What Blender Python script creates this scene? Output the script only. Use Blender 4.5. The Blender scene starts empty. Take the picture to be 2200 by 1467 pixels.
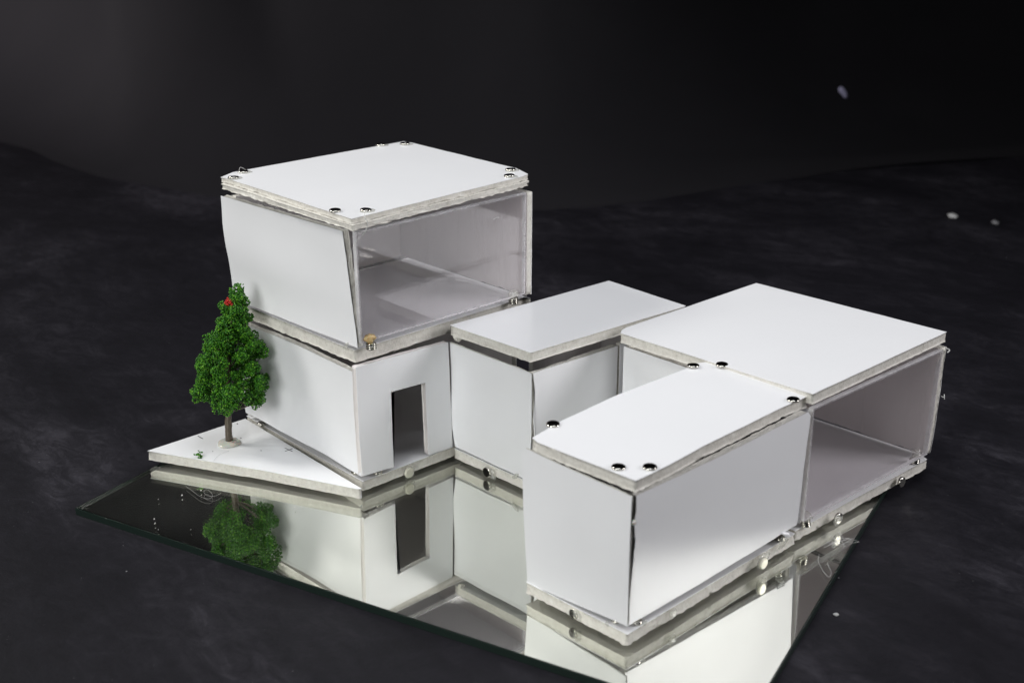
import bpy, bmesh, math, random
from mathutils import Vector, Matrix, noise
C = bpy.context.scene.collection
S = 0.01                                   # every length below is in centimetres
R = math.radians

# ------------------------------------------------------------------ camera, world, lamps
sc = bpy.context.scene
cd = bpy.data.cameras.new('camera'); cam = bpy.data.objects.new('camera', cd); C.objects.link(cam)
EYE = Vector((-50.49, -67.116, 41.76))
rt, up, fw = Vector((0.72089, -0.69305, -0.00154)), Vector((0.240297, 0.247862, 0.938521)), Vector((0.650058, 0.676941, -0.345219))
cam.matrix_world = Matrix((( rt.x, up.x, -fw.x, EYE.x*S), (rt.y, up.y, -fw.y, EYE.y*S), (rt.z, up.z, -fw.z, EYE.z*S), (0, 0, 0, 1)))
cd.sensor_width = 36; cd.lens = 48.075; cd.clip_start = .01; cd.clip_end = 60
cd.dof.use_dof = True; cd.dof.focus_distance = .92; cd.dof.aperture_fstop = 9
sc.camera = cam
sc.view_settings.view_transform = 'Standard'; sc.view_settings.look = 'None'; sc.view_settings.exposure = 0
w = bpy.data.worlds.new('World'); sc.world = w; w.use_nodes = True
w.node_tree.nodes['Background'].inputs[0].default_value = (.80, .82, .9, 1)
w.node_tree.nodes['Background'].inputs[1].default_value = .022

def softbox(name, loc, target, sx, sy, power, col, spread=180):
    l = bpy.data.lights.new(name, 'AREA'); l.shape = 'RECTANGLE'; l.size = sx*S; l.size_y = sy*S
    l.energy = power; l.color = col; l.spread = R(spread)
    o = bpy.data.objects.new(name, l); C.objects.link(o); o.location = Vector(loc)*S
    o.rotation_euler = (Vector(target)-Vector(loc)).to_track_quat('-Z', 'Y').to_euler()
    return o
softbox('left_softbox', (-54, 92, 104), (6, 0, 4), 36, 36, 3.6, (1, .985, .95), 100)
softbox('camera_left_fill', (-126, -34, 60), (0, -6, 4), 70, 60, 2.85, (.99, 1, .985), 90)  # added fill lamp, there only to brighten the shaded side walls
softbox('right_softbox', (92, -108, 64), (8, -12, 4), 55, 50, 3.1, (1, .98, 1), 100)
softbox('top_softbox', (5, -20, 150), (8, -6, 0), 80, 80, 2.65, (.95, .97, 1), 90)
def spot(name, loc, target, power, size, blend, col):
    l = bpy.data.lights.new(name, 'SPOT'); l.energy = power; l.color = col; l.spot_size = R(size); l.spot_blend = blend; l.shadow_soft_size = .03
    o = bpy.data.objects.new(name, l); C.objects.link(o); o.location = Vector(loc)*S; o.rotation_euler = (Vector(target)-Vector(loc)).to_track_quat('-Z', 'Y').to_euler()
spot('backdrop_lamp', (-66, 190, 46), (46, 128, 12), 56, 80, 1, (1, .93, .95))

cy = sc.cycles
cy.use_denoising = True; cy.max_bounces = 14; cy.transparent_max_bounces = 24; cy.transmission_bounces = 10; cy.glossy_bounces = 8
cy.diffuse_bounces = 5; cy.caustics_reflective = True; cy.caustics_refractive = True; cy.blur_glossy = .3; cy.sample_clamp_indirect = 6

# ------------------------------------------------------------------ materials
def mat(name, col=(.8,.8,.8), rough=.5, metal=0, spec=.5, **kw):
    m = bpy.data.materials.new(name); m.use_nodes = True
    b = m.node_tree.nodes['Principled BSDF']
    b.inputs['Base Color'].default_value = (*col, 1); b.inputs['Roughness'].default_value = rough
    b.inputs['Metallic'].default_value = metal; b.inputs['Specular IOR Level'].default_value = spec
    for k, v in kw.items(): b.inputs[k.replace('_', ' ')].default_value = v
    return m
def nd(m, t, **kw):
    n = m.node_tree.nodes.new(t)
    for k, v in kw.items(): setattr(n, k, v)
    return n
def ln(m, a, b): m.node_tree.links.new(a, b)
def noise_node(m, scale, detail=4, rough=.55, dist=0, stretch=None):
    tc = nd(m, 'ShaderNodeTexCoord'); mp = nd(m, 'ShaderNodeMapping'); n = nd(m, 'ShaderNodeTexNoise')
    ln(m, tc.outputs['Object'], mp.inputs['Vector']); ln(m, mp.outputs['Vector'], n.inputs['Vector'])
    if stretch: mp.inputs['Scale'].default_value = stretch[:3]; mp.inputs['Rotation'].default_value = stretch[3] if len(stretch) > 3 else (0,0,0)
    n.inputs['Scale'].default_value = scale; n.inputs['Detail'].default_value = detail; n.inputs['Roughness'].default_value = rough; n.inputs['Distortion'].default_value = dist
    return n
def ramp(m, src, stops):
    r = nd(m, 'ShaderNodeValToRGB'); ln(m, src, r.inputs['Fac']); e = r.color_ramp.elements
    while len(e) > 1: e.remove(e[-1])
    e[0].position, e[0].color = stops[0][0], (*stops[0][1], 1)
    for p_, c_ in stops[1:]:
        x = e.new(p_); x.color = (*c_, 1)
    return r
def bump(m, h, strength, dist):
    b = nd(m, 'ShaderNodeBump'); b.inputs['Strength'].default_value = strength; b.inputs['Distance'].default_value = dist
    ln(m, h, b.inputs['Height']); ln(m, b.outputs['Normal'], m.node_tree.nodes['Principled BSDF'].inputs['Normal'])

def paper_material(name, a, b_, rough):
    m = mat(name, a, rough, spec=.62); p = m.node_tree.nodes['Principled BSDF']
    n = noise_node(m, 14, 5, .6); r = ramp(m, n.outputs['Fac'], [(.35, a), (.7, b_)]); ln(m, r.outputs['Color'], p.inputs['Base Color'])
    n2 = noise_node(m, 34, 2, .5); bump(m, n2.outputs['Fac'], .10, .0007)
    n3 = noise_node(m, 30, 6, .7); r3 = ramp(m, n3.outputs['Fac'], [(.3, (rough-.01,)*3), (.75, (rough+.02,)*3)]); ln(m, r3.outputs['Color'], p.inputs['Roughness'])
    return m
PAPER = paper_material('satin_white_paper', (.855, .86, .88), (.87, .875, .895), .29)
INNER = paper_material('inner_card', (.75, .71, .70), (.78, .74, .73), .5)

FOAM = mat('foam_core', (.62, .60, .54), .55, spec=.4); p = FOAM.node_tree.nodes['Principled BSDF']
n = noise_node(FOAM, 230, 6, .75); r = ramp(FOAM, n.outputs['Fac'], [(.28, (.52,.49,.44)), (.42, (.68,.655,.60)), (.6, (.75,.73,.675)), (.72, (.88,.865,.82))])
ln(FOAM, r.outputs['Color'], p.inputs['Base Color'])
n2 = noise_node(FOAM, 420, 5, .7); bump(FOAM, n2.outputs['Fac'], .55, .0009)
n3 = noise_node(FOAM, 600, 2, .5); r3 = ramp(FOAM, n3.outputs['Fac'], [(.5, (.6,)*3), (.62, (.12,)*3)]); ln(FOAM, r3.outputs['Color'], p.inputs['Roughness'])

CHROME = mat('polished_magnet', (.62, .60, .55), .13, 1)
n = noise_node(CHROME, 500, 3); bump(CHROME, n.outputs['Fac'], .12, .0002)
DULL = mat('pale_magnet_face', (.70, .68, .58), .42, .55)
n = noise_node(DULL, 500, 4); bump(DULL, n.outputs['Fac'], .3, .0004)
TRUNK = mat('brown_plastic', (.10, .078, .055), .42); n = noise_node(TRUNK, 300, 4, stretch=(1,1,.2)); bump(TRUNK, n.outputs['Fac'], .5, .0008)
INK = mat('pencil', (.05,.05,.06), .6)
RED = mat('red_foam', (.55, .02, .01), .6)
CRUMB = mat('white_crumb', (.75,.74,.72), .6)

def clear(name, tint, haze, hazecol, rough=.03, ior=1.49):
    # thin clear sheet or drop: passes light straight on, mirrors at its surface, carries a little haze
    m = bpy.data.materials.new(name); m.use_nodes = True; nt = m.node_tree; nt.nodes.clear()
    out = nd(m, 'ShaderNodeOutputMaterial'); tr = nd(m, 'ShaderNodeBsdfTransparent'); gl = nd(m, 'ShaderNodeBsdfGlossy'); df = nd(m, 'ShaderNodeBsdfDiffuse')
    tr.inputs[0].default_value = (*tint, 1); gl.inputs['Roughness'].default_value = rough; df.inputs[0].default_value = (*hazecol, 1)
    fr = nd(m, 'ShaderNodeFresnel'); fr.inputs[0].default_value = ior
    ge = nd(m, 'ShaderNodeNewGeometry'); mr = nd(m, 'ShaderNodeMapRange'); mr.inputs['To Min'].default_value = ior; mr.inputs['To Max'].default_value = 1/ior
    ln(m, ge.outputs['Backfacing'], mr.inputs['Value']); ln(m, mr.outputs[0], fr.inputs[0])   # same mirror share from both sides
    a = nd(m, 'ShaderNodeMixShader'); b = nd(m, 'ShaderNodeMixShader')
    ns = noise_node(m, 90, 6, .7); rr = ramp(m, ns.outputs['Fac'], [(.3, (haze*.7,)*3), (.8, (min(1, haze*1.5),)*3)])
    ln(m, rr.outputs['Color'], a.inputs[0]); ln(m, tr.outputs[0], a.inputs[1]); ln(m, df.outputs[0], a.inputs[2])
    ln(m, fr.outputs[0], b.inputs[0]); ln(m, a.outputs[0], b.inputs[1]); ln(m, gl.outputs[0], b.inputs[2]); ln(m, b.outputs[0], out.inputs[0])
    return m
ACRYL = clear('clear_acrylic', (.98, .965, .975), .03, (.8,.78,.8))
ACRYL_EDGE = clear('sawn_acrylic_edge', (.9, .9, .9), .72, (.86,.85,.87), .25)
ACRYL_RIM = clear('acrylic_refraction_haze', (.97,.96,.97), .30, (.84,.82,.85), .05)  # pale haze painted round the front face in place of the refracted edge
GLUE = clear('hot_glue', (.96,.96,.94), .22, (.85,.85,.8), .08, 1.5)
MILK = mat('milky_glue', (.60,.60,.54), .16, spec=.6, Subsurface_Weight=.35, Subsurface_Scale=.004)
AMBER = mat('yellowed_glue', (.50, .34, .12), .3, spec=.5, Subsurface_Weight=.3, Subsurface_Scale=.003)
n = noise_node(AMBER, 260, 4); r = ramp(AMBER, n.outputs['Fac'], [(.3, (.36,.23,.09)), (.7, (.66,.52,.28))]); ln(AMBER, r.outputs['Color'], AMBER.node_tree.nodes['Principled BSDF'].inputs['Base Color'])
THREAD = clear('glue_thread', (.9,.9,.9), .55, (.9,.9,.88), .1)

GLASS = bpy.data.materials.new('mirror_glass'); GLASS.use_nodes = True; nt = GLASS.node_tree; nt.nodes.clear()
out = nd(GLASS, 'ShaderNodeOutputMaterial'); g = nd(GLASS, 'ShaderNodeBsdfGlass'); g.inputs['IOR'].default_value = 1.5; g.inputs['Color'].default_value = (.99, .996, .988, 1); g.inputs['Roughness'].default_value = 0
ln(GLASS, g.outputs[0], out.inputs[0])
SILVER = bpy.data.materials.new('mirror_silvering'); SILVER.use_nodes = True; nt = SILVER.node_tree; nt.nodes.clear()
out = nd(SILVER, 'ShaderNodeOutputMaterial'); g = nd(SILVER, 'ShaderNodeBsdfGlossy'); g.inputs['Color'].default_value = (.85, .855, .80, 1); g.inputs['Roughness'].default_value = 0.0
g2 = nd(SILVER, 'ShaderNodeBsdfDiffuse'); g2.inputs[0].default_value = (.8,.82,.78,1); mxs = nd(SILVER, 'ShaderNodeMixShader')
ns = noise_node(SILVER, 12, 6, .65); rr = ramp(SILVER, ns.outputs['Fac'], [(.35, (.010,)*3), (.75, (.035,)*3)]); ln(SILVER, rr.outputs['Color'], mxs.inputs[0])
ln(SILVER, g.outputs[0], mxs.inputs[1]); ln(SILVER, g2.outputs[0], mxs.inputs[2]); ln(SILVER, mxs.outputs[0], out.inputs[0])
GEDGE = mat('green_glass_edge', (.010, .020, .016), .3, spec=.6); n = noise_node(GEDGE, 60, 4); bump(GEDGE, n.outputs['Fac'], .3, .001)

LEAF = bpy.data.materials.new('green_foam_turf'); LEAF.use_nodes = True; p = LEAF.node_tree.nodes['Principled BSDF']
geo = nd(LEAF, 'ShaderNodeNewGeometry'); r = ramp(LEAF, geo.outputs['Random Per Island'], [(0, (.010,.066,.004)), (.45, (.029,.150,.006)), (.8, (.070,.265,.010)), (1, (.17,.40,.02))])
ln(LEAF, r.outputs['Color'], p.inputs['Base Color']); p.inputs['Roughness'].default_value = .5; p.inputs['Specular IOR Level'].default_value = .35

CLOTH = mat('black_vinyl', (.02,.02,.023), .6, spec=.18); p = CLOTH.node_tree.nodes['Principled BSDF']
def mulf(a_, b_, op='MULTIPLY'):
    m_ = nd(CLOTH, 'ShaderNodeMath', operation=op); ln(CLOTH, a_, m_.inputs[0]); ln(CLOTH, b_, m_.inputs[1]); return m_.outputs[0]
n1 = noise_node(CLOTH, 5, 8, .7, .5); n2 = noise_node(CLOTH, 60, 9, .82, 1.0, (1, .5, 1, (0,0,R(30)))); n3 = noise_node(CLOTH, 160, 5, .75)
n4 = noise_node(CLOTH, 2.6, 9, .62, 3.2, (1.0, .45, 1, (0,0,R(-20))))
mx = mulf(mulf(n1.outputs['Fac'], n2.outputs['Fac']), n4.outputs['Fac'], 'MULTIPLY')
r = ramp(CLOTH, mx, [(.07, (.0052,.0048,.0072)), (.115, (.0086,.0080,.0114)), (.155, (.0150,.0140,.0186)), (.21, (.034,.032,.040))])
ln(CLOTH, r.outputs['Color'], p.inputs['Base Color']); bump(CLOTH, n3.outputs['Fac'], .35, .0010)
WALLM = mat('black_paper', (.018,.018,.020), .75, spec=.2); n = noise_node(WALLM, 2.2, 5, .6, .4); r = ramp(WALLM, n.outputs['Fac'], [(.3, (.0118,.0112,.0138)), (.7, (.0172,.0163,.0195))]); ln(WALLM, r.outputs['Color'], WALLM.node_tree.nodes['Principled BSDF'].inputs['Base Color'])

# ------------------------------------------------------------------ object helpers
def link(name, bm, mats, parent=None, smooth=False):
    """one bmesh in centimetres becomes one object in metres, its origin at its own middle (or its parent's)"""
    vs = [v.co for v in bm.verts]
    o_ = Vector((0,0,0))
    if parent is None:
        o_ = Vector(((min(v.x for v in vs)+max(v.x for v in vs))/2, (min(v.y for v in vs)+max(v.y for v in vs))/2, min(v.z for v in vs)))
    base = parent.matrix_world.translation/S if parent is not None else o_
    # a grandchild's parent has its origin at its own top ancestor's origin
    for v in bm.verts: v.co = (v.co - base)*S
    me = bpy.data.meshes.new(name); bm.to_mesh(me); bm.free()
    for m in (mats if isinstance(mats, (list, tuple)) else [mats]): me.materials.append(m)
    if smooth:
        for f_ in me.polygons: f_.use_smooth = True
    ob = bpy.data.objects.new(name, me); C.objects.link(ob)
    if parent is not None: ob.parent = parent; ob.matrix_world = parent.matrix_world.copy()
    else: ob.location = o_*S; ob.matrix_world = Matrix.Translation(o_*S)
    return ob
def thing(name, label, cat, loc, group=None):
    o = bpy.data.objects.new(name, None); C.objects.link(o); o.location = Vector(loc)*S; o.matrix_world = Matrix.Translation(Vector(loc)*S)
    o.empty_display_size = .01
    return tag(o, label, cat, group)
def tag(o, label, cat, group=None):
    o['label'] = label; o['category'] = cat
    if group: o['group'] = group
    return o

def V3(*a): return Vector(a)
def board(name, parent, outline, inward, t, seed=0, rag=.05, bow=0, flare=0, buckle=0, mats=None, label=None, seg=.28, wave=.02):
    """foam board: paper skins on both faces, a hand-cut foam core showing on every edge"""
    mats = mats or [PAPER, FOAM, INNER]
    n_ = Vector(inward).normalized(); pts = [Vector(q) for q in outline]
    nw = Vector((0,0,0))
    for i in range(len(pts)):
        a, b = pts[i], pts[(i+1) % len(pts)]; nw += a.cross(b)
    if nw.dot(n_) > 0: pts.reverse()                       # outline runs counter-clockwise seen from outside
    ring = []; L = len(pts)
    for i in range(L):
        a, b = pts[i], pts[(i+1) % L]; d = b-a; k = max(1, int(d.length/seg)); side = d.normalized().cross(-n_)
        for j in range(k):
            q = a + d*(j/k); s = side
            if j == 0:
                dp = (a - pts[i-1]).normalized().cross(-n_); s = (side+dp)/max(.35, 1+side.dot(dp))
            ring.append((q, s, j == 0))
    sk = min(.035, t*.2); depth = [0, sk, sk*1.4, t*.32, t*.5, t*.7, t-sk*1.4, t-sk*.9, t]
    where = None
    bm = bmesh.new(); rows = []
    for ri, dz in enumerate(depth):
        row = []
        for (q, s, corner) in ring:
            nz = noise.noise(q*.55 + V3(seed*7.1, 3, ri*.15)); nf = noise.noise(q*2.3 + V3(seed, ri*.45, 0)); nff = noise.noise(q*6 + V3(0, seed*3, ri*.9))
            cut = wave*nz
            if 2 <= ri <= 6: off = cut - .035 + rag*(.9*nf + .5*nff)
            elif ri >= 7: off = cut + rag*(.8*nf + .6*nff) - .01
            else: off = cut + .004*nff
            dd = dz + (rag*.9*nff if ri in (6,) else 0) + (rag*.8*(nf+.6*nff) if ri >= 7 else 0)
            row.append(bm.verts.new(q + s*off + n_*(dd if dz else 0)))
        rows.append(row)
    N = len(ring)
    for ri in range(len(depth)-1):
        for i in range(N):
            f_ = bm.faces.new((rows[ri][i], rows[ri+1][i], rows[ri+1][(i+1)%N], rows[ri][(i+1)%N])); f_.material_index = 0 if ri == 0 else 1
            f_.smooth = ri > 1
    top = bm.faces.new(rows[0]); top.material_index = 0
    bot = bm.faces.new(list(reversed(rows[-1]))); bot.material_index = 2
    bmesh.ops.triangulate(bm, faces=[top, bot])
    if bow or flare or buckle:                                                # cut the skins into a grid and warp the card gently
        ax = frame_of(n_)[:2]; c_ = sum(pts, Vector())/L
        if abs(ax[0].z) > abs(ax[1].z): ax = (ax[1], ax[0])
        hor = Vector((0,0,1)).cross(n_).normalized() if abs(n_.z) < .5 else ax[0]; ver = hor.cross(n_)
        for axis_, rng in ((hor, 18), (ver, 12)):
            for k in range(-rng, rng+1):
                skin = [f_ for f_ in bm.faces if abs(f_.normal.dot(n_)) > .99 and f_.calc_area() > .01]
                geom = skin + list({e for f_ in skin for e in f_.edges}) + list({v for f_ in skin for v in f_.verts})
                if geom: bmesh.ops.bisect_plane(bm, geom=geom, plane_co=c_+axis_*k*.8, plane_no=axis_)
        W = max(abs((q-c_).dot(hor)) for q in pts); H = max(abs((q-c_).dot(ver)) for q in pts); sg = 1 if ver.z > 0 else -1
        def warp(a_, b_):
            x_, y_ = a_/W, b_/H*sg
            return flare*max(0, (.55-y_)/1.55)**2.2 + bow*(1-x_*x_)*(1-.35*y_) + buckle*noise.noise(V3(x_*1.25+seed*1.7, y_*.95, seed))
        where = {}
        bm.normal_update()
        for v in bm.verts: v.index = 0
        for v in bm.verts:
            a_, b_ = (v.co-c_).dot(hor), (v.co-c_).dot(ver); g_ = .25
            da = (warp(a_+g_, b_)-warp(a_-g_, b_))/(2*g_); db = (warp(a_, b_+g_)-warp(a_, b_-g_))/(2*g_)
            where[v] = (-n_*warp(a_, b_), (-n_ - hor*da - ver*db).normalized())
        for f_ in bm.faces:
            if f_.normal.dot(-n_) > .9: f_.smooth = True; f_.tag = True
        for v, (dv, _) in where.items(): v.co += dv
    bmesh.ops.recalc_face_normals(bm, faces=bm.faces)
    bm.verts.index_update(); bm.faces.index_update()
    vn = {v.index: w_[1].copy() for v, w_ in where.items()} if where else None
    front = {f_.index for f_ in bm.faces if f_.tag} if where else None
    o = link(name, bm, mats, parent)
    if vn:                                                 # shade the warped skin by its true slope
        me = o.data; nl = [None]*len(me.loops)
        for pl in me.polygons:
            for li in pl.loop_indices: nl[li] = vn[me.loops[li].vertex_index] if pl.index in front else pl.normal.copy()
        me.normals_split_custom_set(nl)
    if label: o['label'] = label
    return o

def frame_of(n_):
    n_ = Vector(n_).normalized(); a = n_.orthogonal().normalized(); return a, n_.cross(a), n_
def disc(bm, c, n_, r_, h, seg=24):
    a, b, n_ = frame_of(n_); c = Vector(c); prof = [(r_-.03, 0), (r_, .03), (r_, h-.05), (r_-.02, h-.015), (r_-.06, h)]
    rows = [[bm.verts.new(c + (a*math.cos(2*math.pi*i/seg)+b*math.sin(2*math.pi*i/seg))*pr + n_*pz) for i in range(seg)] for pr, pz in prof]
    for k in range(len(prof)-1):
        for i in range(seg):
            f_ = bm.faces.new((rows[k][i], rows[k][(i+1)%seg], rows[k+1][(i+1)%seg], rows[k+1][i])); f_.smooth = True
    bm.faces.new(rows[-1]); bm.faces.new(list(reversed(rows[0])))
def magnet(parent, c, n_=(0,0,1), r_=.37, h=.14, m=None, stack=1, tilt=0, label=None):
    rnd = random.Random(hash((round(c[0],1), round(c[1],1)))); bm = bmesh.new(); n0 = Vector(n_)
    n1 = (n0 + V3(rnd.uniform(-1,1), rnd.uniform(-1,1), rnd.uniform(-1,1))*(.05+tilt)).normalized(); c = Vector(c)
    for k in range(stack):
        disc(bm, c + V3(rnd.uniform(-.03,.03), rnd.uniform(-.03,.03), 0)*(k > 0), n1, r_, h); c = c + n1*(h+.004)
    o = link('magnet', bm, m or CHROME, parent)
    if label: o['label'] = label
    return o
def blob(name, parent, c, rad, m=None, n_=(0,0,1), seed=0, lump=.35, sub=3, label=None):
    bm = bmesh.new(); bmesh.ops.create_icosphere(bm, subdivisions=sub, radius=1); a, b, nn = frame_of(n_)
    for v in bm.verts:
        k = 1 + lump*noise.noise(v.co*1.3 + V3(seed*5.3, 0, 0)) + lump*.4*noise.noise(v.co*4 + V3(0, seed, 0))
        v.co = Vector(c) + (a*v.co.x*rad[0] + b*v.co.y*rad[1] + nn*v.co.z*rad[2])*k
    o = link(name, bm, m or GLUE, parent, True)
    if label: o['label'] = label
    return o
def tube(bm, pts, rad, seg=6):
    pts = [Vector(q) for q in pts]; rows = []
    for i, q in enumerate(pts):
        d = (pts[min(i+1, len(pts)-1)] - pts[max(i-1, 0)]); a, b, _ = frame_of(d if d.length > 1e-6 else (0,0,1))
        if rows and a.dot(pa) < 0: a, b = -a, -b
        pa = a; r_ = rad[i] if isinstance(rad, (list, tuple)) else rad
        rows.append([bm.verts.new(q + (a*math.cos(2*math.pi*k/seg) + b*math.sin(2*math.pi*k/seg))*r_) for k in range(seg)])
    for i in range(len(rows)-1):                            # join each ring to the nearest turn of the next
        sh = min(range(seg), key=lambda s_: sum((rows[i][k].co-rows[i+1][(k+s_) % seg].co).length for k in range(seg)))
        rows[i+1] = rows[i+1][sh:]+rows[i+1][:sh]
        for k in range(seg): bm.faces.new((rows[i][k], rows[i][(k+1)%seg], rows[i+1][(k+1)%seg], rows[i+1][k]))
    bm.faces.new(rows[-1]); bm.faces.new(list(reversed(rows[0])))
def smooth_path(pts, n_=6):
    pts = [Vector(q) for q in pts]; out = []
    for i in range(len(pts)-1):
        p0, p1, p2, p3 = pts[max(0, i-1)], pts[i], pts[i+1], pts[min(len(pts)-1, i+2)]
        for j in range(n_):
            t = j/n_; out.append(.5*((2*p1)+(p2-p0)*t+(2*p0-5*p1+4*p2-p3)*t*t+(3*p1-p0-3*p2+p3)*t*t*t))
    return out+[pts[-1]]
def thread(name, parent, pts, rad=.014, m=None):
    bm = bmesh.new(); tube(bm, smooth_path(pts), rad, 5); return link(name, bm, m or THREAD, parent, True)
def pane(name, parent, corners, inward, t, rim=.16):
    """clear sheet: polished faces, sawn pale edges"""
    n_ = Vector(inward).normalized(); q = [Vector(c_) for c_ in corners]; bm = bmesh.new()
    a = [bm.verts.new(v) for v in q]; b = [bm.verts.new(v+n_*t) for v in q]
    f1 = bm.faces.new(a); f2 = bm.faces.new(list(reversed(b)))
    for i in range(4):
        f_ = bm.faces.new((a[i], b[i], b[(i+1)%4], a[(i+1)%4])); f_.material_index = 1
    bmesh.ops.recalc_face_normals(bm, faces=bm.faces)
    for f_ in [f1]:
        r_ = bmesh.ops.inset_region(bm, faces=[f_], thickness=rim)
        for g_ in r_['faces']: g_.material_index = 2
    return link(name, bm, [ACRYL, ACRYL_EDGE, ACRYL_RIM], parent)
def struct(o, label=None): o['kind'] = 'structure'; return o

# ------------------------------------------------------------------ the setting: black cloth and the wall behind
def sheet(name, m, rows):
    bm = bmesh.new(); vs = [[bm.verts.new(q) for q in r_] for r_ in rows]
    for i in range(len(vs)-1):
        for j in range(len(vs[0])-1): bm.faces.new((vs[i][j], vs[i][j+1], vs[i+1][j+1], vs[i+1][j]))
    bmesh.ops.recalc_face_normals(bm, faces=bm.faces); o = link(name, bm, m, None, True); o['kind'] = 'structure'; return o
FLOOR_Z = -.50
def fold(s):                                            # how far the paper lies flat before it rises, across its width
    pts_ = [(-200, 300), (-75, 223), (-50, 196), (-28, 184), (8, 182), (50, 208), (75, 214), (200, 226)]
    return sum(next(x + (y-x)*(t-a)/(b-a) for (a, x), (b, y) in zip(pts_, pts_[1:]) if t <= b) for t in (min(199, max(-199, s+k)) for k in (-9, -4, 0, 4, 9)))/5
vd, vr = V3(.6927, .7212, 0), V3(.7212, -.6927, 0)      # away from the camera and to its right, along the ground
E0 = V3(EYE.x, EYE.y, 0)
floor_rows = []
for i in range(61):
    row = []
    for j in range(61):
        s = -190 + j*380/60; d = -40 + i*(fold(s)-21+40)/60
        q = E0 + vd*d + vr*s
        h = FLOOR_Z
        if d > 150: h += .9*noise.noise(V3(q.x*.03, q.y*.03, 4))*min(1, (d-150)/40)
        row.append(V3(q.x, q.y, h))
    floor_rows.append(row)
sheet('floor', CLOTH, floor_rows)
wall_rows = []
for i in range(116):
    row = []
    for j in range(181):
        s = -190 + j*380/180; rad = 26; top = .96*math.pi/2
        if i < 16: an = i/15*top; dd, z = rad*math.sin(an), FLOOR_Z + rad*(1-math.cos(an))
        else: dd, z = rad*math.sin(top) + (i-15)*.1, FLOOR_Z + rad*(1-math.cos(top)) + (i-15)*1.6
        k = min(1, i/15); d = fold(s) - 23 + dd + k*(2.5*noise.noise(V3(s*.02, z*.015, 2)) + .8*noise.noise(V3(s*.06, z*.04, 7)))
        # a soft fold in the hanging paper: left of its ridge it turns towards the lamp
        r1 = (-52.5 - (z+1)*.42) - s
        d += k*(.12*r1 if r1 > 0 else .5*min(-r1, 26))
        q = E0 + vd*d + vr*s; row.append(V3(q.x, q.y, z))
    wall_rows.append(row)
sheet('backdrop_wall', WALLM, wall_rows)

# ------------------------------------------------------------------ mirror
d1 = V3(.2655, -.9641, 0).normalized(); d2 = V3(.9555, .2950, 0).normalized()
m0 = V3(-14.89, 11.91, 0); m1 = V3(-2.21, -33.56, 0)
mc = [m0, m1, m1 + V3(.948, .319, 0)*33, m0 + V3(.948, .27, 0)*30]
mt = .46
mir = thing('mirror', 'large rectangular glass mirror with dark green edges under the whole model', 'mirror', (8, -6, -mt))
def poly_prism(bm, pts, z0, z1, bev=0):
    a = [bm.verts.new((q.x, q.y, z0)) for q in pts]; b = [bm.verts.new((q.x, q.y, z1)) for q in pts]
    fs = [bm.faces.new(list(reversed(a))), bm.faces.new(b)]
    for i in range(len(pts)): fs.append(bm.faces.new((a[i], a[(i+1)%len(pts)], b[(i+1)%len(pts)], b[i])))
    bmesh.ops.recalc_face_normals(bm, faces=bm.faces); return fs
bm = bmesh.new(); poly_prism(bm, mc, -mt+.01, 0)
link('glass', bm, GLASS, mir)
bm = bmesh.new()
ins = [q + ((sum(mc, Vector())/4)-q).normalized()*.12 for q in mc]
f_ = bm.faces.new([bm.verts.new((q.x, q.y, -mt+.03)) for q in ins]); link('silvering', bm, SILVER, mir)
bm = bmesh.new(); poly_prism(bm, [q for q in mc], -mt-.03, -mt+.006); link('backing', bm, GEDGE, mir)
# green tint seen through each ground edge
bm = bmesh.new()
for i in range(4):
    a, b = mc[i], mc[(i+1)%4]; cen = sum(mc, Vector())/4
    out_ = (b-a).cross(V3(0,0,1)).normalized()
    if out_.dot(cen-a) > 0: out_ = -out_
    poly_prism(bm, [a-out_*.03, b-out_*.03, b+out_*.06, a+out_*.06], -mt-.03, -.035)
link('ground_edge', bm, GEDGE, mir)

# ------------------------------------------------------------------ the model rooms
BASE, T = .95, .72
UP = (0,0,1); DN = (0,0,-1)
groupname = 'white foam board rooms of the model'

# --- ground floor room with the doorway
rb = thing('model_room', 'white foam board ground floor room with an open doorway, beside the tree', 'model room', (7, 7, .19), groupname)
floor_b = board('floor', rb, [(0.10, 0.18, 0.95), (15, .1, .95), (15, 14.6, .95), (0.74, 15.17, 0.95)], DN, .74, 11, .05)
board('wall', rb, [(0.00, 0.50, 8.77), (0.00, 0.46, 7.16), (0.00, 0.39, 4.49), (0.00, 0.13, 1.38), (0.00, 14.09, 1.73), (0.00, 14.18, 3.46), (0.00, 13.79, 9.03)], (1,0,0), .5, 12, .03, bow=-.12, buckle=.22, label='left wall facing the tree')
board('wall', rb, [(-0.17, 0.00, 9.35), (7.84, 0.00, 9.05), (8.01, 0.00, 3.21), (8.10, 0.00, 1.02), (5.83, 0.00, 1.13), (5.70, 0.00, 6.63), (2.66, 0.00, 6.80), (2.66, 0.00, 3.79), (2.68, 0.00, 1.24), (-0.02, 0.00, 1.44), (-0.14, 0.00, 4.66)], (0,1,0), .45, 13, .03, mats=[PAPER, INNER, INNER], label='front wall cut open for a doorway')
board('wall', rb, [(15, .6, 1.2), (15, 14.4, 1.2), (15, 14.4, 9.1), (15, .6, 9.1)], (-1,0,0), .45, 14, .03)
board('wall', rb, [(.55, 14.6, 1.2), (14.5, 14.6, 1.2), (14.5, 14.6, 9.1), (.55, 14.6, 9.1)], (0,-1,0), .45, 15, .03)
magnet(floor_b, (3.89, -0.06, 0.46), (0,-1,0), .38, .2, DULL, label='pale magnet on the front edge of the base')
blob('glue_blob', rb, (4.03, 0.02, 0.42), (.5,.5,.1), GLUE, (0,-1,0), 3)
for q in [(.6, 12.9), (.55, 1.5), (1.6, .45), (12, .5), (14.4, 8)]: magnet(floor_b, (q[0], q[1], .96), UP, .34, .22)
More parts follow.
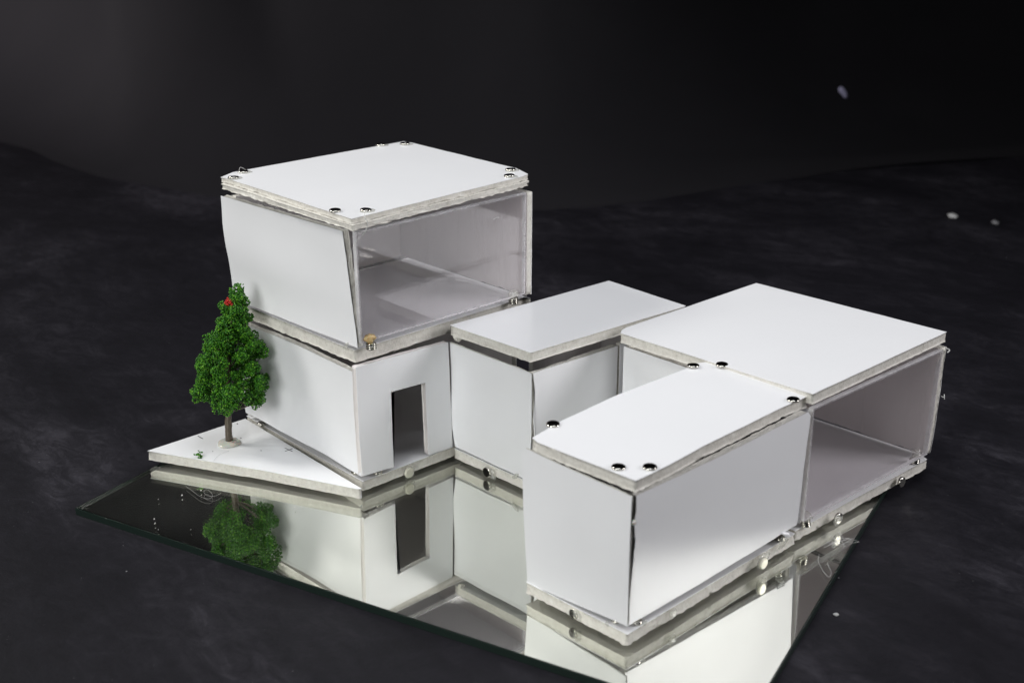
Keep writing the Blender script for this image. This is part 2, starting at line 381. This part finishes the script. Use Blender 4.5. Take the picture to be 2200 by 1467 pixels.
blob('glue_blob', rb, (1.6, .28, 1.1), (.35,.2,.12), GLUE, UP, 5)

# --- room left of the middle, one bay forward
rc = thing('model_room', 'white foam board room in the middle with a plain roof and dark gap beneath it', 'model room', (15, -4, .19), groupname)
floor_c = board('floor', rc, [(8.12, -8.3, .95), (23, -8.3, .95), (23, -.1, .95), (8.12, -.1, .95)], DN, .74, 21, .05)
board('wall', rc, [(8.00, 0.09, 8.95), (8.00, -8.00, 8.92), (8.00, -8.04, 1.05), (8.00, -0.21, 1.12), (8.00, 0.09, 3.19)], (1,0,0), .16, 22, .03, bow=-.1, buckle=.2)
board('wall', rc, [(8.12, -8.10, 8.92), (16.38, -8.10, 8.76)] + [(16.3,-8.1,1.2), (8.22,-8.1,1.2), (8.35,-8.1,3.4), (8.16,-8.1,5.6), (8.3,-8.1,7.6)], (0,1,0), .45, 23, .05, wave=.06)
board('wall', rc, [(16.6,-8.1,1.2), (22.9,-8.1,1.2), (22.9,-8.1,8.8), (16.6,-8.1,8.8)], (0,1,0), .45, 24, .03)
board('wall', rc, [(23.4,-7.9,1.2), (23.4,-.3,1.2), (23.4,-.3,8.8), (23.4,-7.9,8.8)], (-1,0,0), .45, 25, .03)
board('wall', rc, [(15.6,-.1,1.2), (22.8,-.1,1.2), (22.8,-.1,8.8), (15.6,-.1,8.8)], (0,-1,0), .45, 26, .03)
board('roof', rc, [(7.84, -0.23, 10.37), (7.83, -1.01, 10.37), (8.06, -7.89, 10.37), (22.67, -8.91, 10.37), (23.09, -1.07, 10.37)], DN, T, 27, .035, wave=.03, mats=[PAPER, FOAM, PAPER])
blob('glue_blob', rc, (8.0, -.7, 9.62), (.38,.16,.22), FOAM, (-1,0,0), 8, .8, label='torn scrap of foam at the roof corner')
magnet(floor_c, (8.06, -3.69, 0.36), (-1,0,0), .38, .16)
blob('glue_blob', rc, (8.03, -4.15, 0.35), (.42,.3,.12), GLUE, (-1,0,0), 9)
blob('glue_blob', rc, (8.00, -6.51, 1.00), (.16,.34,.13), GLUE, (-1,0,0), 10)
for q in [(8.6, -6.4), (9.5, -7.6), (15.4, -7.6), (22, -7.5), (22, -1)]: magnet(floor_c, (q[0], q[1], .96), UP, .34, .22)

# --- front room
rd = thing('model_room', 'nearest windowless white foam board room, six magnets on its long roof', 'model room', (7, -21, .19), groupname)
floor_d = board('floor', rd, [(-1.21, -24.86, 0.95), (3, -24.75, .95), (9, -24.55, .95), (15.0, -24.45, .95), (15.0, -17.0, .95), (-1.25, -17.0, .95)], DN, .74, 31, .085, label='ragged double base board')
board('wall', rd, [(-1.20, -16.50, 9.06), (-1.20, -16.80, 9.42), (-1.20, -24.84, 9.28), (-1.20, -24.82, 5.59), (-1.20, -24.81, 1.42), (-1.20, -21.43, 1.17), (-1.20, -17.05, 0.87), (-1.20, -16.69, 5.36)], (1,0,0), .13, 32, .03, buckle=.08)
board('wall', rd, [(-0.78, -24.80, 9.20), (6.46, -24.80, 9.18), (14.84, -24.80, 9.34), (15.12, -24.80, 9.01), (14.89, -24.80, 5.45), (14.80, -24.80, 1.72), (6.23, -24.80, 1.47), (-1.07, -24.80, 1.30), (-0.89, -24.80, 3.18), (-0.77, -24.80, 6.54), (-0.93, -24.80, 7.72), (-0.77, -24.80, 8.21)], (0,1,0), .5, 33, .05, bow=.05, flare=-.15, buckle=.06, wave=.03)
board('wall', rd, [(15.1,-24.2,1.3), (15.1,-17.2,1.3), (15.1,-17.2,9.1), (15.1,-24.2,9.1)], (-1,0,0), .45, 34, .03)
board('wall', rd, [(-.6,-16.95,1.3), (14.5,-16.95,1.3), (14.5,-16.95,9.1), (-.6,-16.95,9.1)], (0,-1,0), .45, 35, .03)
roof_d = board('roof', rd, [(-0.77, -16.96, 10.00), (-0.99, -17.63, 10.00), (-0.65, -24.63, 9.97), (2.20, -24.60, 9.97), (5.30, -24.39, 9.99), (7.95, -24.32, 10.00), (10.70, -24.27, 10.02), (13.09, -24.20, 10.03), (15.44, -24.29, 10.04), (15.90, -23.97, 10.06), (15.78, -20.76, 10.12), (15.56, -16.78, 10.20), (14.65, -16.36, 10.20), (13.08, -16.44, 10.17), (7.34, -16.23, 10.10), (2.24, -16.49, 10.03)], DN, T, 36, .07, wave=.03)
for q in ((1.29, -16.59, 10.03), (-0.18, -22.98, 9.98), (1.03, -24.15, 9.98), (14.25, -24.08, 10.05), (15.34, -17.85, 10.27), (13.99, -16.60, 10.22)): magnet(roof_d, q, UP, .40, .13)
magnet(floor_d, (10.87, -24.98, 0.71), (0,-1,0), .38, .2, DULL)
blob('glue_blob', rd, (11.19, -24.85, 0.66), (.6,.5,.1), GLUE, (0,-1,0), 33)
blob('glue_blob', rd, (-1.22, -21.13, 0.51), (.42,.3,.16), GLUE, (-1,0,0), 34)
magnet(floor_d, (-1.12, -20.82, 0.45), (-1,0,0), .33, .18)
blob('glue_blob', rd, (2.62, -24.95, 0.68), (.3,.34,.12), GLUE, (0,-1,0), 35)
for q, s in [((-.7, -23.6), .3), ((.0, -24.5), .3), ((13.6, -24.3), .34)]: magnet(floor_d, (q[0], q[1], .98), UP, s, .22)
blob('glue_blob', rd, (13.24, -24.78, 1.13), (.5,.22,.18), GLUE, (0,-1,0), 36, .7)
blob('glue_blob', rd, (0.29, -24.80, 1.01), (.2,.1,.1), GLUE, (0,-1,0), 37)
blob('glue_blob', rd, (-1.20, -23.38, 0.93), (.14,.1,.1), GLUE, (-1,0,0), 38)
blob('glue_blob', rd, (-0.94, -24.84, 7.68), (.13,.16,.1), MILK, (0,-1,0), 39, label='milky drop of glue in the corner seam')
blob('paper_tear', rd, (13.44, -24.80, 1.64), (.16,.3,.09), PAPER, (0,-.7,.7), 40, .9)

# --- right hand room with the low window
re = thing('model_room', 'right hand white foam board room with clear acrylic front and square roof', 'model room', (23, -17, .19), groupname)
floor_e = board('floor', re, [(15.27, -24.26, 0.95), (30.71, -24.50, 0.95), (31.2,-23.6,.95), (30.9,-9.3,.95), (15.3,-9.3,.95), (15.25,-23.9,.95)], DN, .74, 41, .07)
board('wall', re, [(15.7,-24.3,1.3), (15.7,-24.3,9.1), (15.95,-9,9.05), (15.95,-9,1.3)], (1,0,0), .45, 42, .03)
board('wall', re, [(31.20, -24.74, 9.26), (31.20, -24.68, 7.38), (31.20, -24.65, 5.23), (31.20, -24.62, 3.71), (31.20, -24.43, 1.27)] + [(31.2,-9.3,1.3), (31.2,-9.3,9.1)], (-1,0,0), .55, 43, .08, wave=.05, label='right wall with a torn front edge')
board('wall', re, [(16.2,-9.3,1.3), (30.6,-9.3,1.3), (30.6,-9.3,9.1), (16.2,-9.3,9.1)], (0,-1,0), .45, 44, .03)
board('roof', re, [(15.05, -9.45, 10.37), (15.54, -9.14, 10.37), (16.21, -9.01, 10.37), (30.62, -9.18, 10.37), (31.04, -24.69, 10.37), (15.30, -24.76, 10.37)], DN, T, 45, .03, wave=.02)
pane('window_pane', re, [(15.49, -24.75, 9.34), (30.71, -24.75, 9.16), (30.16, -24.75, 1.57), (15.42, -24.75, 1.73)], (0,1,0), .34)
magnet(floor_e, (19.22, -24.75, 0.62), (0,-1,0), .38, .22)
blob('glue_blob', re, (19.03, -24.95, 0.56), (.34,.4,.16), GLUE, (0,-1,0), 46, .6)
magnet(floor_e, (26.88, -24.72, 0.59), (0,-1,0), .38, .22)
magnet(floor_e, (16.3, -24.3, .96), UP, .36, .14, stack=3)
blob('glue_blob', re, (16.2, -24.45, 1.75), (.5,.3,.24), GLUE, UP, 47, .6)
magnet(floor_e, (29.5, -24.2, .96), UP, .36, .16, stack=2)
blob('glue_blob', re, (29.5, -24.3, 1.7), (.42,.3,.4), GLUE, UP, 48, .6)
thread('glue_string', re, [(30.78, -24.90, 9.32), (31.23, -24.95, 9.08), (30.91, -25.00, 9.01)], .05)
thread('glue_string', re, [(31.3,-24.7,5.6), (31.5,-24.8,5.5), (31.7,-24.7,5.62), (31.62,-24.8,5.3)], .03)

# --- upper room
ra = thing('model_room', 'upper storey white foam board room with large clear acrylic window', 'model room', (8, 7, 9.54), groupname)
board('floor', ra, [(0.28, 0.66, 10.26), (14.88, 0.71, 10.26), (16.04, 0.78, 10.26), (16.11, 0.27, 10.26), (16.3, 14.4, 10.26), (.25, 14.7, 10.26)], DN, .92, 51, .06, wave=.03)
board('wall', ra, [(0.00, 15.25, 18.05), (0.00, 1.06, 18.30), (0.00, 0.60, 14.57), (0.00, 0.13, 10.60), (0.00, 6.59, 10.61)] + [(0,14.6,10.55), (0,14.75,13.6), (0,15.15,16)], (1,0,0), .5, 52, .04, bow=.08, buckle=.26, label='left wall panel leaning away from the window')
board('wall', ra, [(15.92,.0,10.68), (15.97,.0,18.3), (16.0,14.6,18.2), (16.0,14.6,10.6)], (-1,0,0), .5, 53, .06, label='right wall with torn front edge')
board('wall', ra, [(.6,14.7,10.6), (15.4,14.7,10.6), (15.4,14.7,18.1), (.6,14.7,18.1)], (0,-1,0), .5, 54, .04)
roof_a = board('roof', ra, [(-0.17, 14.78, 19.50), (1.33, 15.51, 19.50), (16.78, 15.11, 19.50), (16.89, 14.27, 19.50), (16.61, 2.25, 19.50), (15.99, 0.42, 19.50), (15.19, 0.21, 19.50), (-0.40, -0.51, 19.50), (-0.19, 5.48, 19.50), (-0.01, 14.04, 19.50)], DN, .36, 55, .07, wave=.05, label='upper sheet of the roof')
board('roof', ra, [(v[0], v[1], 19.12) for v in [(-0.36, 14.38, 19.50), (1.17, 15.26, 19.50), (16.56, 14.84, 19.50), (16.67, 14.01, 19.50), (16.41, 2.04, 19.50), (15.71, 0.10, 19.50), (14.99, 0.01, 19.50), (-0.50, -0.73, 19.50), (-0.48, 5.07, 19.50), (-0.34, 13.40, 19.50)]], DN, .36, 56, .1, wave=.08, mats=[FOAM, FOAM, PAPER], label='lower sheet of the roof')
pane('window_pane', ra, [(0.26, 0.00, 18.37), (15.35, 0.00, 18.31), (15.27, 0.00, 10.84), (0.33, 0.00, 10.88)], (0,1,0), .34)
for i, q in enumerate(((0.30, 13.81, 19.52), (1.80, 14.92, 19.52), (-0.08, 1.60, 19.52), (1.40, 0.33, 19.52), (14.47, 0.79, 19.52), (15.83, 2.07, 19.52), (16.11, 14.18, 19.52), (14.55, 15.22, 19.52))):
    magnet(roof_a, q, UP, .38, .13, tilt=.02)
    if i not in (2,): blob('glue_blob', roof_a, (q[0]+.05, q[1]-.1, q[2]), (.5,.5,.08), GLUE, UP, 60+i, .25)
magnet(ra, (1.15, .0, 10.28), UP, .36, .15, stack=3)
blob('glue_blob', ra, (1.05, .02, 11.05), (.36,.4,.32), AMBER, UP, 71, .55, label='yellowed lump of glue')
magnet(ra, (14.35, .25, 10.28), UP, .36, .15, stack=3)
blob('glue_blob', ra, (14.3, .15, 11.05), (.42,.38,.3), GLUE, UP, 72, .5)
blob('glue_blob', ra, (-0.02, 1.26, 10.44), (.12,.42,.1), GLUE, (-1,0,0), 73)
thread('glue_string', ra, [(0.68, -0.60, 19.74), (0.47, -0.75, 19.44), (0.71, -0.70, 19.09), (0.66, -0.50, 18.48), (0.62, -0.20, 18.25)], .045)
thread('glue_string', ra, [(0.73, -0.30, 18.27), (0.04, -0.30, 17.86), (-0.48, -0.30, 17.11), (-0.60, -0.30, 16.31), (-0.40, -0.30, 15.80)], .014)
thread('glue_string', ra, [(12.17, -0.02, 16.98), (12.44, -0.02, 17.06), (12.71, -0.02, 17.05)], .018)
thread('glue_string', ra, [(1.3,14.7,19.6), (1.6,14.9,19.9), (1.9,14.7,19.7)], .015)
thread('glue_string', ra, [(-.1,9.6,18.9), (-.12,9.7,18.5)], .02); thread('glue_string', ra, [(-.1,8.3,18.9), (-.13,8.2,18.4)], .03)

# ------------------------------------------------------------------ three-cornered board and what stands on it
tb = thing('lawn_board', 'triangular piece of white foam board under the tree with pencil marks', 'board', (-3, 9, .19))
board('board', tb, [(-7.81, 14.78, 0.93), (-0.49, -0.37, 0.93), (-0.66, -0.79, 0.93), (-0.47, -0.19, 0.93), (0.27, 14.34, 0.93), (0.39, 14.83, 0.93)] if 0 else [(-7.81, 14.78, 0.93), (-3.81, 6.55, 0.93), (-0.78, -0.48, 0.93), (-0.58, -0.58, 0.93), (0.41, 14.81, 0.93)], DN, .72, 61, .03, wave=.015)
for pa, pb in ((V3(-0.52, 8.36, 0.94), V3(-0.46, 7.53, 0.94)), (V3(-0.84, 7.90, 0.94), V3(-0.16, 7.90, 0.94)), (V3(-3.86, 14.52, 0.94), V3(-3.86, 13.83, 0.94)), (V3(-0.54, 14.48, 0.94), V3(-0.58, 14.29, 0.94)), (V3(-1.82, 12.09, 0.94), V3(-1.80, 11.95, 0.94)), (V3(-1.99, 9.23, 0.94), V3(-1.99, 9.12, 0.94)), (V3(-4.55, 11.49, 0.94), V3(-4.51, 11.44, 0.94))):
    bm = bmesh.new(); d = (pb-pa); sd = V3(-d.y, d.x, 0).normalized()*.035
    poly_prism(bm, [pa-sd, pb-sd, pb+sd, pa+sd], .932, .938); link('pencil_mark', bm, INK, tb)
blob('paper_tear', tb, (-0.40, -0.16, 0.30), (.3,.12,.06), PAPER, (.3,-.6,.5), 63, .9)

tree = thing('model_tree', 'small green model tree with brown trunk glued to the triangular board', 'tree', (-2.95, 11.6, .93))
TB = Vector((-2.96, 11.80, 0.95)); side = V3(.72, -.69, 0)
def axis(z): return TB + V3(0,0,z-.95) + side*(.045*(z-.95)+.0105*max(0, z-3)**2)
bm = bmesh.new()
tube(bm, [axis(.95+i*.35) + V3(.04*math.sin(i*2.1), .04*math.cos(i*1.7), 0) for i in range(14)], [.27-.006*i + .02*math.sin(i*1.9) for i in range(10)] + [.26,.24,.2,.17], 10)
rnd = random.Random(4)
prof = [(4.0,.8),(4.4,2.0),(4.9,2.75),(5.7,2.9),(6.9,2.6),(8.2,2.2),(9.6,1.75),(10.9,1.3),(12.0,.7),(12.7,.25)]
def crad(z):
    for (a, ra_), (b, rb_) in zip(prof, prof[1:]):
        if a <= z <= b: return ra_ + (rb_-ra_)*(z-a)/(b-a)
    return .3
clumps = []
for k in range(78):
    z = 4.35 + (12.35-4.35)*(k/77)**1.18 + rnd.uniform(-.15,.15); z = min(max(z, 4.3), 12.4); an = k*2.399963 + rnd.uniform(-.4,.4)
    rr_ = crad(z); rr_ *= .96; cr = (.38+.17*rr_)*rnd.uniform(.6, 1.3); rad = max(0, rr_-cr*.8)*rnd.choice((.5,.9,1,1,1.12))
    c_ = axis(z) + side*(.40-.05*(z-4.3)) + V3(math.cos(an)*rad, math.sin(an)*rad, 0); clumps.append((c_, cr, z, an))
for (c_, cr, z, an) in clumps[::2]:
    s0 = axis(max(3.4, z-1.3-.25*(c_-axis(z)).length)); mid = (s0+c_)/2 + V3(0,0,-.12)
    tube(bm, smooth_path([s0, mid, c_], 3), .05 if z > 5.2 else .075, 5)
tube(bm, [axis(z*.5) for z in range(9, 25)], [.19-.009*i for i in range(16)], 7)
link('trunk', bm, TRUNK, tree, True)
ico = bmesh.new(); bmesh.ops.create_icosphere(ico, subdivisions=1, radius=1); IV = [v.co.copy() for v in ico.verts]; IF = [[v.index for v in f_.verts] for f_ in ico.faces]; ico.free()
verts, faces = [], []
def granule(c_, s):
    b0 = len(verts); rot = Matrix.Rotation(rnd.uniform(0, 6.28), 3, Vector((rnd.uniform(-1,1), rnd.uniform(-1,1), rnd.uniform(-1,1)+.01)).normalized())
    sx, sy, sz = rnd.uniform(.55,1.3), rnd.uniform(.55,1.3), rnd.uniform(.5,1.1)
    for v in IV:
        k = rnd.uniform(.75, 1.15); q = rot @ V3(v.x*sx*k, v.y*sy*k, v.z*sz*k); verts.append(c_ + q*s)
    faces.extend([[b0+i for i in f_] for f_ in IF])
for (c_, cr, z, an) in clumps:
    subs = [(c_ + V3(rnd.gauss(0,1), rnd.gauss(0,1), rnd.gauss(0,.8)).normalized()*cr*.66, cr*rnd.uniform(.34,.52)) for _ in range(8)]
    for k in range(int(240*cr*cr/.35)+60):
        sc_, sr = rnd.choice(subs); d = V3(rnd.gauss(0,1), rnd.gauss(0,1), rnd.gauss(0,1)).normalized()
        granule(sc_ + d*sr*rnd.uniform(.82, 1.06), rnd.uniform(.045, .08))
me = bpy.data.meshes.new('crown'); me.from_pydata([tuple((v-tree.location/S)*S) for v in verts], [], faces); me.materials.append(LEAF)
cr_ = bpy.data.objects.new('crown', me); C.objects.link(cr_); cr_.parent = tree
verts, faces = [], []
rc_ = axis(11.8) + V3(-.64,-.66,0)*.62 - side*.42
for k in range(60): granule(rc_ + V3(rnd.gauss(0,.13), rnd.gauss(0,.13), rnd.gauss(0,.12)) + V3(.0,0,0), rnd.uniform(.045,.085))
me = bpy.data.meshes.new('red_tuft'); me.from_pydata([tuple((v-tree.location/S)*S) for v in verts], [], faces); me.materials.append(RED)
o = bpy.data.objects.new('red_tuft', me); C.objects.link(o); o.parent = tree
blob('glue_base', tree, (TB.x, TB.y, 1.0), (.84,.84,.2), MILK, UP, 81, .12, 4)

verts, faces = [], []
gc = Vector((-5.76, 11.32, 0.95))
for k in range(26): granule(gc + V3(rnd.gauss(0,.13), rnd.gauss(0,.13), abs(rnd.gauss(.16,.08))), rnd.uniform(.05,.09))
me = bpy.data.meshes.new('green_crumb'); me.from_pydata([tuple((v-gc)*S) for v in verts], [], faces); me.materials.append(LEAF)
o = bpy.data.objects.new('green_crumb', me); C.objects.link(o); o.location = gc*S
tag(o, 'tiny green foliage crumb lying on the front edge of the triangular board', 'crumb')

# ------------------------------------------------------------------ threads and crumbs
def loose_thread(pts, label, rad=.014):
    o = thread('glue_thread', None, pts, rad); return tag(o, label, 'thread', 'loose threads of hot glue')
loose_thread([(-7.92, 9.68, 0.02), (-7.99, 8.75, 0.02), (-8.07, 7.55, 0.02), (-7.89, 6.90, 0.02), (-7.52, 6.92, 0.02), (-7.22, 7.51, 0.02), (-7.18, 8.16, 0.02), (-7.51, 7.99, 0.02), (-7.63, 7.32, 0.02), (-7.30, 6.91, 0.02), (-6.74, 7.05, 0.02)], 'fine looped glue thread lying on the mirror below the green crumb', .006)
loose_thread([(-3.68, 10.69, 0.96), (-4.22, 10.68, 0.96), (-4.85, 10.42, 0.96), (-5.39, 9.98, 0.96)], 'fine curved glue thread on the triangular board below the tree trunk', .008)
loose_thread([(15.31, -26.11, 0.02), (14.53, -26.57, 0.02), (13.88, -27.29, 0.02), (13.41, -27.93, 0.02), (13.46, -28.13, 0.02), (14.00, -27.87, 0.02), (14.45, -27.37, 0.02), (14.78, -27.05, 0.02)], 'single hooked glue thread lying on the mirror below the right hand window', .012)
rnd = random.Random(8); cc = Vector((16.99, -26.45, 0.10))
loose_thread([cc + V3(rnd.gauss(0,.5), rnd.gauss(0,.5), abs(rnd.gauss(.1,.3))) for _ in range(34)], 'curly tangle of glue thread on the mirror under the right hand magnets', .009)
def crumb(q, s, label, sx=1., m=None, seed=0, name='glue_crumb', group='white crumbs on the mirror'):
    o = blob(name, None, q, (s*sx, s, s*.55), m or CRUMB, UP, seed, .6, 2); return tag(o, label, 'crumb', group)
for i, (q, s, l) in enumerate((
    ((-8.84, 8.59, 0.02), 0.1, 'white crumb on the mirror left of the looped thread'),
    ((-11.98, 6.83, 0.02), 0.08, 'upper of two white crumbs at the far left of the mirror'),
    ((-12.24, 6.27, 0.02), 0.07, 'lower of two white crumbs at the far left of the mirror'),
    ((-12.55, 5.33, 0.02), 0.05, 'tiny white speck on the mirror below the two leftmost crumbs'),
    ((-4.37, 1.78, 0.02), 0.09, 'white crumb on the mirror below the point of the triangular board'),
    ((-11.04, 3.87, 0.02), 0.04, 'tiny pale speck on the mirror in front of the tree reflection'),
    ((-10.32, 9.15, 0.02), 0.05, 'tiny pale speck on the mirror close to the left corner of the triangular board'),
    ((-7.53, 8.31, 0.02), 0.08, 'white crumb on the mirror beneath the green crumb'),
    ((-14.21, 9.08, 0.02), 0.04, 'tiny speck nearest the left tip of the mirror'),
    ((11.79, -27.05, 0.02), 0.04, 'tiny speck on the mirror in front of the right hand room'))):
    crumb(q, s*.42, l, 2.2, None, i)
rnd = random.Random(3)
bm = bmesh.new()
def fleck(bm, q, s):
    k = rnd.randint(3, 5); a0 = rnd.uniform(0, 6.28); vs = [bm.verts.new((q.x+math.cos(a0+6.283*i/k)*s*rnd.uniform(.5,1.3), q.y+math.sin(a0+6.283*i/k)*s*rnd.uniform(.5,1.3), q.z)) for i in range(k)]
    ap = bm.verts.new((q.x, q.y, q.z+s*.6))
    for i in range(k): bm.faces.new((vs[i], vs[(i+1)%k], ap))
for k in range(80):
    a = rnd.random(); b = rnd.random(); q = m0 + (m1-m0)*a + V3(.948,.3,0)*31*b; q.z = .004; fleck(bm, q, rnd.uniform(.006,.016))
o = link('mirror_dust', bm, CRUMB); tag(o, 'fine pale dust specks scattered over the mirror', 'dust'); o['kind'] = 'stuff'
bm = bmesh.new()
for k in range(700):
    d = rnd.uniform(20, 200); s = rnd.uniform(-.55, .55)*d; q = E0 + vd*d + vr*s; q.z = FLOOR_Z+.004; fleck(bm, q, rnd.uniform(.01,.035)*(1 if rnd.random() < .93 else 2))
PALE = mat('pale_grey_scrap', (.42,.42,.42), .8)
DUST = mat('grey_dust', (.16,.16,.17), .8)
o = link('floor_dust', bm, DUST); tag(o, 'fine grey dust specks scattered over the black floor', 'dust'); o['kind'] = 'stuff'
for i, (q, s, sx, l) in enumerate((
    ((10.74, -30.44, -0.42), 0.16, 1, 'small white crumb on the black floor at lower right'),
    ((96.26, 10.16, -0.42), 0.62, 1.1, 'round white crumb on the black floor at far right'),
    ((97.33, 5.32, -0.42), 0.42, 1.5, 'greyish torn scrap on the black floor at the right edge'),
    ((108.10, 50.22, -0.42), 0.5, 0.9, 'faint pale crumb on the floor far behind the right hand roof'),
    ((14.38, -28.19, -0.42), 0.07, 1, 'tiny white speck on the black floor beside the mirror edge'))):
    blo = crumb(q, s, l, sx, PALE if s in (.62,.16) else DUST, i, 'paper_crumb', 'crumbs on the black floor')
q = Vector((118.85, 41.00, 7.72)); o = blob('wall_mark', None, q, (.42,.95,.1), mat('violet_grey_mark', (.30,.29,.42), .8), vd*-1+V3(0,0,.01), 5, .6, 2); tag(o, 'small pale violet mark on the dark backdrop at upper right', 'mark')
